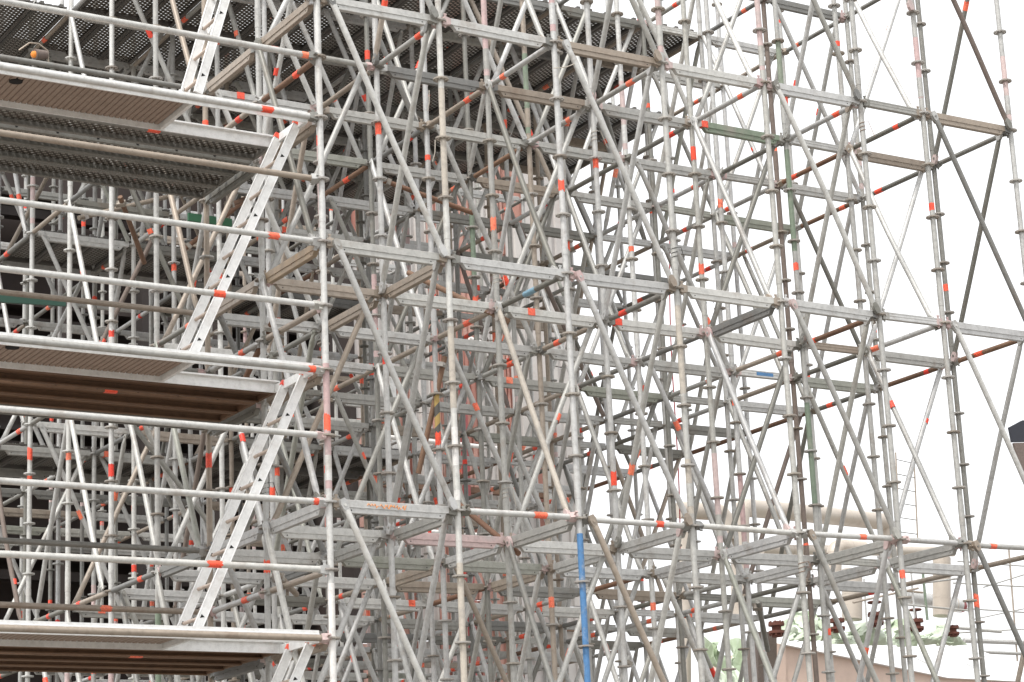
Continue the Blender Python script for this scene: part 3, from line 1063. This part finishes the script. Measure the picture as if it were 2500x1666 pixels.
for q, (a, b) in enumerate((((1078, 778), (1212, 828)), ((880, 1003), (1258, 1043)), ((860, 1096), (1250, 1120)), ((905, 1216), (1180, 1236)))):
    mb = MB()
    Y = 14.5
    p, r_ = at(*a, Y), at(*b, Y)
    mb.tube((0, 0, 0), r_ - p, .035, 12)
    o = put('service_pipe', mb.mesh('service_pipe', [M['white']]), None, p)
    for t in (.1, .5, .9):
        c = MB()
        c.box((-.03, 0, -.05), (.03, BY - Y, -.036))
        put('bracket', c.mesh('bracket', [M['dark']], smooth=False), o, (r_ - p) * t)
    tag(o, 'white service pipe along the cladding, %s from the top' % NTH[q], 'pipe', 'white service pipes')


def tube_thing(name, pts, dpx, mat, label, cat, rings=(), n=24, group=None):
    """A cladded pipe along picture points given with their depths; rings are the fractions where joint bands sit."""
    pts = [at(*p) for p in pts]
    r_ = dpx * mpp(pts[0]) / 2
    o0 = pts[0].copy()
    rel = [p - o0 for p in pts]
    sm = [rel[0]]
    for a in range(1, len(rel) - 1):                     # round each corner
        p0, p1, p2 = rel[a - 1], rel[a], rel[a + 1]
        l = min((p1 - p0).length, (p2 - p1).length, r_ * 2.6) * .5
        s0, s1 = p1 + (p0 - p1).normalized() * l, p1 + (p2 - p1).normalized() * l
        for t in range(7):
            u = t / 6
            sm.append(s0 * (1 - u) ** 2 + p1 * 2 * u * (1 - u) + s1 * u * u)
    sm.append(rel[-1])
    mb = MB()
    mb.path(sm, r_, n)
    o = put(name, mb.mesh(name, [M[mat]]), None, o0)
    tag(o, label, cat, group)
    tot = [0]
    for a in range(1, len(sm)):
        tot.append(tot[-1] + (sm[a] - sm[a - 1]).length)
    for f in rings:
        d = f * tot[-1]
        for a in range(1, len(sm)):
            if tot[a] >= d:
                dr = (sm[a] - sm[a - 1]).normalized()
                c = sm[a - 1] + dr * (d - tot[a - 1])
                rb = MB()
                rb.tube(c - dr * .012, c + dr * .012, r_ * 1.012, n)
                put('joint_band', rb.mesh('joint_band', [M['duct']]), o)
                break
    return o


T_ = 25.0
tube_thing('cladded_duct', [(1560, 1172, T_), (1665, 1178, T_), (1668, 1240, T_)], 40, 'duct', 'cream cladded duct bending down, left of the tall riser', 'duct', (.2, .5))
tube_thing('cladded_duct', [(1701, 1420, T_), (1701, 1166, T_), (1790, 1174, T_ + .6), (2040, 1200, T_ + 2), (2041, 1300, T_ + 2)], 43, 'duct', 'large cream duct rising, crossing high to the right and turning down', 'duct', (.12, .25, .44, .58, .71, .84, .93))
tube_thing('cladded_duct', [(1750, 1263, T_ + 1), (2190, 1268, T_ + 1)], 24, 'duct', 'thin cream pipe running level under the large duct', 'duct', (.15, .4, .65, .85))
tube_thing('cladded_duct', [(1985, 1262, T_ - .5), (1917, 1256, T_ - .5), (1915, 1345, T_ - .5)], 36, 'duct', 'segmented cream elbow pipe below the large duct', 'duct', (.25, .33, .41, .49, .57, .65))
tube_thing('cladded_vessel', [(1958, 1310, T_ - 1), (1958, 1424, T_ - 1)], 47, 'duct', 'stout cream cylinder behind the green plastic sheet', 'vessel', (.1, .5))
tube_thing('cladded_vessel', [(2164, 1282, T_ - 1), (2164, 1416, T_ - 1)], 41, 'duct', 'cream upright vessel beside the second post from the right', 'vessel', (.1, .35, .7))
tube_thing('cladded_vessel', [(1573, 1225, T_), (1573, 1600, T_)], 30, 'duct', 'slim cream riser at the left of the pipework', 'vessel', (.2, .5))
ves = tube_thing('steel_drum', [(2075, 1370, T_ + 2), (2205, 1392, T_ + 2)], 34, 'galv', 'silver horizontal drum with a dull red end cone', 'drum', (.1, .9))
cb = MB()
d_ = (at(2205, 1392, T_ + 2) - at(2075, 1370, T_ + 2))
r_ = 34 * mpp(at(2075, 1370, T_ + 2)) / 2
cb.path([d_, d_ + d_.normalized() * r_ * .6, d_ + d_.normalized() * r_ * 1.2], [r_ * 1.01, r_ * .85, r_ * .25], 20)
put('end_cone', cb.mesh('end_cone', [M['red']]), ves)


def poly_prism(name, pix, Y, thick, mat, parent=None, slope=None):
    """An upright slab whose outline is given in picture points on the plane Y; slope leans a vertex back by so many metres."""
    pts = [at(x, y, Y + (slope[q] if slope else 0)) for q, (x, y) in enumerate(pix)]
    mb = MB()
    back = [p + Vector((0, thick, 0)) for p in pts]
    mb.rings([pts, back])
    return put(name, mb.mesh(name, [M[mat]], smooth=False), parent)


tank = empty('tank_house', (0, 0, 0))
tank.location = Vector((at(2050, 1560, 27).x, 27, 0))
for nm, pix, Y, th, mat, sl_ in (('wall', [(1806, 1480), (2180, 1557), (2420, 1570), (2420, 1790), (1806, 1790)], 27.05, 3, 'tanwall', None),
                                 ('roof', [(1797, 1462), (2010, 1472), (2205, 1480), (2420, 1552), (2420, 1570), (2180, 1558), (1797, 1480)], 26.9, .2, 'roofwhite', [1.5, 1.5, 1.5, .2, 0, 0, 0]),
                                 ('corner_panel', [(1779, 1478), (1806, 1480), (1806, 1790), (1779, 1790)], 27.0, .6, 'tanwall', None)):
    o = poly_prism(nm, pix, Y, th, mat, tank, sl_)
    o.location = -tank.location
mb = MB()
for q in range(5):
    a, b = at(1850 + q * 95, 1470 + q * 6, 28.1), at(1900 + q * 120, 1502 + q * 14, 26.86)
    mb.tube(a, b, .008, 6)
o = put('roof_seam', mb.mesh('roof_seam', [M['galv']]), tank)
o.location = -tank.location
tag(tank, 'white sheet roofed tank house with tan walls at the bottom right corner', 'building')
o = poly_prism('machine_frame', [(1742, 1452), (1785, 1452), (1785, 1790), (1742, 1790)], 25.6, .4, 'brown')
tag(o, 'dark rusty machine column left of the tan walled tank house', 'machine column')
cg = empty('conveyor_gallery', at(2400, 1050, 19))
for nm, pix, mat in (('roof', [(2320, 982), (2350, 966), (2500, 958), (2500, 1012), (2327, 1016)], 'navy'), ('wall', [(2330, 1018), (2500, 1014), (2500, 1240), (2384, 1200)], 'brown')):
    o = poly_prism(nm, pix, 19, .06, mat, cg)
    o.location = -cg.location
tag(cg, 'dark blue gabled gallery poking in at the right edge', 'gallery')


def valve(px, py, s, wheel, label):
    c = at(px, py, 24.0)
    m = mpp(c) * s
    o = empty('flanged_valve', c)
    mb = MB()
    for z, r_ in ((-14, 17), (-9, 17), (-5, 12), (1, 12), (5, 18), (10, 18)):
        pass
    mb.path([(0, 0, -22 * m), (0, 0, -15 * m), (0, 0, -15 * m + .001), (0, 0, -9 * m), (0, 0, -9 * m + .001), (0, 0, 1 * m), (0, 0, 1 * m + .001), (0, 0, 7 * m), (0, 0, 7 * m + .001), (0, 0, 11 * m)],
            [11 * m, 11 * m, 17 * m, 17 * m, 10 * m, 10 * m, 17 * m, 17 * m, 8 * m, 7 * m], 16)
    for q in range(8):
        a = q * math.pi / 4
        for z in (-17, 9):
            mb.tube((14 * m * math.cos(a), 14 * m * math.sin(a), (z - 2) * m), (14 * m * math.cos(a), 14 * m * math.sin(a), (z + 2) * m), 2 * m, 6)
    put('valve_body', mb.mesh('valve_body', [M['valve']]), o)
    if wheel:
        mb = MB()
        mb.tube((0, 0, 10 * m), (0, 0, 34 * m), 2.4 * m, 8)
        put('stem', mb.mesh('stem', [M['valve']]), o)
        mb = MB()
        pts = [(13 * m * math.cos(a), 13 * m * math.sin(a), 32 * m) for a in [2 * math.pi * q / 20 for q in range(21)]]
        mb.path(pts, 2.6 * m, 8)
        for q in range(3):
            a = q * math.pi / 3
            mb.tube((13 * m * math.cos(a), 13 * m * math.sin(a), 32 * m), (-13 * m * math.cos(a), -13 * m * math.sin(a), 32 * m), 1.6 * m, 6)
        put('hand_wheel', mb.mesh('hand_wheel', [M['valve']]), o)
    tag(o, label, 'valve', 'rusty valves above the tank house')


valve(1784, 1440, 1.1, False, 'rusty flange stack at the left end of the green plastic sheets')
valve(1924, 1432, 1.0, False, 'rusty flange stack behind the middle green sheet')
valve(2012, 1418, 1.05, True, 'rusty valve with hand wheel between the two green sheets')
valve(2106, 1432, .95, True, 'rusty valve with hand wheel above the right green sheet')
valve(2190, 1446, .8, False, 'small rusty flange stack at the foot of the upright vessel')


def sheet(px0, py0, px1, py1, Y, label, seed):
    """Crumpled plastic: a folded surface with an uneven rim, thick enough to read as a heap."""
    rg = random.Random(seed)
    a, b = at(px0, py1, Y), at(px1, py1, Y)
    top = at(px0, py0, Y)
    w, h = b.x - a.x, top.z - a.z
    nx, ny = 22, 12
    ph = [rg.uniform(0, 6.28) for _ in range(8)]
    mb = MB()
    for iy in range(ny + 1):
        for ix in range(nx + 1):
            u, v = ix / nx, iy / ny
            crest = .42 + .24 * math.sin(u * 5 + ph[0]) + .17 * math.sin(u * 11 + ph[1]) + .10 * math.sin(u * 23 + ph[2])
            z = a.z + h * max(.12, min(1, crest + .2)) * math.sin(v * math.pi * .62) / .93 - .05
            y = Y - .45 * math.cos(v * math.pi * .6) + .12 * math.sin(u * 17 + v * 5 + ph[3]) + .09 * math.sin(u * 31 - v * 9 + ph[4]) + rg.gauss(0, .03)
            x = a.x + w * u + .06 * math.sin(v * 7 + ph[5]) + rg.gauss(0, .015)
            mb.v.append((x - a.x, y - Y, z - a.z))
    for iy in range(ny):
        for ix in range(nx):
            q = iy * (nx + 1) + ix
            mb.face((q, q + 1, q + nx + 2, q + nx + 1))
    me = mb.mesh('plastic_sheet', [M['tarp']], smooth=False)
    o = put('plastic_sheet', me, None, a)
    md = o.modifiers.new('thickness', 'SOLIDIFY')
    md.thickness = .01
    tag(o, label, 'plastic sheet', 'green plastic sheets')


sheet(1622, 1448, 1692, 1590, 24.4, 'green plastic sheet hanging at the far left of the tank house', 3)
sheet(1790, 1398, 1850, 1472, 24.6, 'crumpled pale green plastic sheet beside the left flange stack', 5)
sheet(1868, 1402, 2072, 1480, 24.6, 'wide crumpled pale green plastic sheet under the hand wheel valve', 9)
sheet(2096, 1430, 2176, 1482, 24.6, 'small crumpled green plastic sheet right of the wide one', 12)

acc = empty('access_ladder', at(2085, 1240, 24))
for a, b in (((2100, 1050), (2109, 1245)), ((2058, 1040), (2068, 1240))):
    p, q = at(*a, 24), at(*b, 24)
    mb = MB()
    mb.tube(p - acc.location, q - acc.location, .018, 8)
    put('stile', mb.mesh('stile', [M['tan']]), acc)
for q in range(6):
    t = q / 6 + .08
    p, r_ = at(2058 + 10 * t, 1040 + 200 * t, 24), at(2100 + 9 * t, 1050 + 195 * t, 24)
    mb = MB()
    mb.tube(p - acc.location, r_ - acc.location, .011, 8)
    put('rung', mb.mesh('rung', [M['dark']]), acc)
tag(acc, 'thin distant access ladder against the white sky above the ducts', 'ladder')

far = empty('far_guard_rail', at(2280, 1480, 34))
for a, b, r_ in (((2200, 1290), (2420, 1306), .024), ((2190, 1340), (2420, 1352), .024), ((2210, 1398), (2420, 1412), .024), ((2260, 1350), (2420, 1300), .02), ((2190, 1442), (2300, 1452), .05), ((2215, 1472), (2420, 1480), .07), ((2200, 1455), (2420, 1442), .02), ((2230, 1425), (2420, 1385), .02), ((2200, 1496), (2420, 1506), .05)):
    mb = MB()
    mb.tube(at(*a, 34) - far.location, at(*b, 34) - far.location, r_, 8)
    put('rail', mb.mesh('rail', [M['galv']]), far)
for px in (2222, 2318, 2395):
    mb = MB()
    mb.tube(at(px, 1262, 34) - far.location, at(px + 20, 1520, 34) - far.location, .028, 8)
    put('rail_post', mb.mesh('rail_post', [M['tan']]), far)
tag(far, 'distant guard rails on the roof edge at far right', 'guard rail')

low = empty('low_scaffold', at(2150, 1560, 22.5))
for a, b, r_ in (((2092, 1296), (2102, 1420), .022), ((2118, 1290), (2131, 1425), .03), ((2060, 1300), (2068, 1420), .022), ((2080, 1345), (2200, 1330), .022), ((1960, 1385), (2110, 1352), .024), ((1900, 1340), (2120, 1362), .024),
                 ((1790, 1300), (1905, 1312), .02), ((1610, 1290), (1800, 1300), .02), ((1985, 1330), (1992, 1440), .02), ((2085, 1390), (2230, 1404), .022), ((2120, 1310), (2215, 1318), .02)):
    mb = MB()
    mb.tube(at(*a, 22.5) - low.location, at(*b, 22.5) - low.location, r_, 8)
    put('rail', mb.mesh('rail', [M['green' if r_ == .03 else ('tan' if r_ == .024 else 'galv')]]), low)
tag(low, 'low working scaffold of thin tubes among the ducts behind the posts', 'scaffold')

mb = MB()
rp = [at(1527 + (34 * t), 165 + 1120 * t, 8.3) + Vector((.03 * math.sin(t * 9), 0, 0)) for t in [q / 24 for q in range(25)]]
mb.path([p - rp[0] for p in rp], .008, 6)
tag(put('hanging_rope', mb.mesh('hanging_rope', [M['rope']]), None, rp[0]), 'thin red rope hanging down from the roof deck edge', 'rope')

for (a, b, Y, lab) in (((432, 499), (532, 513), 4.9, 'bright green board behind the upper ladder foot'), ((-20, 684), (150, 694), 3.4, 'dark green board behind the middle rails at left')):
    p, q = at(*a, Y), at(*b, Y)
    mb = MB()
    mb.box((0, -.015, -.04), ((q - p).length, .015, .04))
    m_, t_, b_ = new_mat('green_board_paint')
    b_.inputs['Base Color'].default_value = (.04, .15, .075, 1) if Y > 4 else (.03, .085, .06, 1)
    o = put('toe_board', mb.mesh('toe_board', [m_], smooth=False), None, p, aim(p, q))
    tag(o, lab, 'toe board', 'green toe boards')

lp = at(86, 118, 2.45)
lamp = empty('work_lamp', lp)
mb = MB()
mb.path([(.09, 0, -.02), (.08, 0, -.02), (.0, -.01, -.035), (-.03, -.015, -.04)], [.02, .036, .045, .05], 16)
put('housing', mb.mesh('housing', [M['brown']]), lamp)
mb = MB()
mb.path([(-.028, -.015, -.04), (-.05, -.018, -.045), (-.06, -.02, -.047)], [.03, .026, .012], 14)
m_, t_, b_ = new_mat('glowing_lamp_glass')
b_.inputs['Base Color'].default_value = (.7, .22, .03, 1)
b_.inputs['Emission Color'].default_value = (1.0, .36, .06, 1)
b_.inputs['Emission Strength'].default_value = 0.12
put('bulb', mb.mesh('bulb', [m_]), lamp)
mb = MB()
mb.path([(-.16, 0, -.02), (-.08, -.03, .05), (0, -.02, .06), (.09, 0, .02), (.1, 0, -.12)], .007, 6)
put('hook', mb.mesh('hook', [M['tan']]), lamp)
tag(lamp, 'small work lamp glowing orange above the upper deck at far left', 'lamp')

for q, (i, j, k, dz) in enumerate(((1, 1, 0, .3), (2, 1, 4, .25), (3, 1, 0, -.3), (3, 0, 4, .3), (4, 1, 4, .3), (5, 0, 0, -.25), (0, 1, 8, .3), (4, 0, 8, -.3), (2, 1, 8, .4), (1, 2, 4, .3))):
    p = P(i, j, k) + Vector((0, 0, dz))             # wire lashings left on the posts
    mb = MB()
    r3 = random.Random(q)
    mb.path([(.0275 * math.cos(t * .7), .0275 * math.sin(t * .7), .004 * t - .05) for t in range(26)] + [(.05, -.03, .06), (.05 + r3.uniform(.0, .05), -.06, -.02 - r3.uniform(0, .09))], .0028, 5)
    tag(put('wire_lashing', mb.mesh('wire_lashing', [M[r3.choice(['cream', 'black', 'rust'])]]), None, p), 'thin wire lashing round a post near %s, %s, %s' % (level_words(k), row_words(j), line_words(i)), 'wire lashing', 'wire lashings on posts')
for q, (a, b, Y) in enumerate((((1272, 157), (1325, 145), -.06), ((1000, 322), (994, 372), .9), ((986, 208), (982, 256), 1.0))):
    p, r_ = at(*a, Y), at(*b, Y)
    mb = MB()
    mb.path([(0, 0, 0), (r_ - p) * .5 + Vector((.01, 0, -.012)), r_ - p], .0042, 6)
    tag(put('plastic_tie', mb.mesh('plastic_tie', [M['cream']]), None, p), 'loose cream plastic tie end sticking out, %s' % ['on the second front post', 'below the node behind the first front post', 'above the node behind the first front post'][q], 'cable tie')
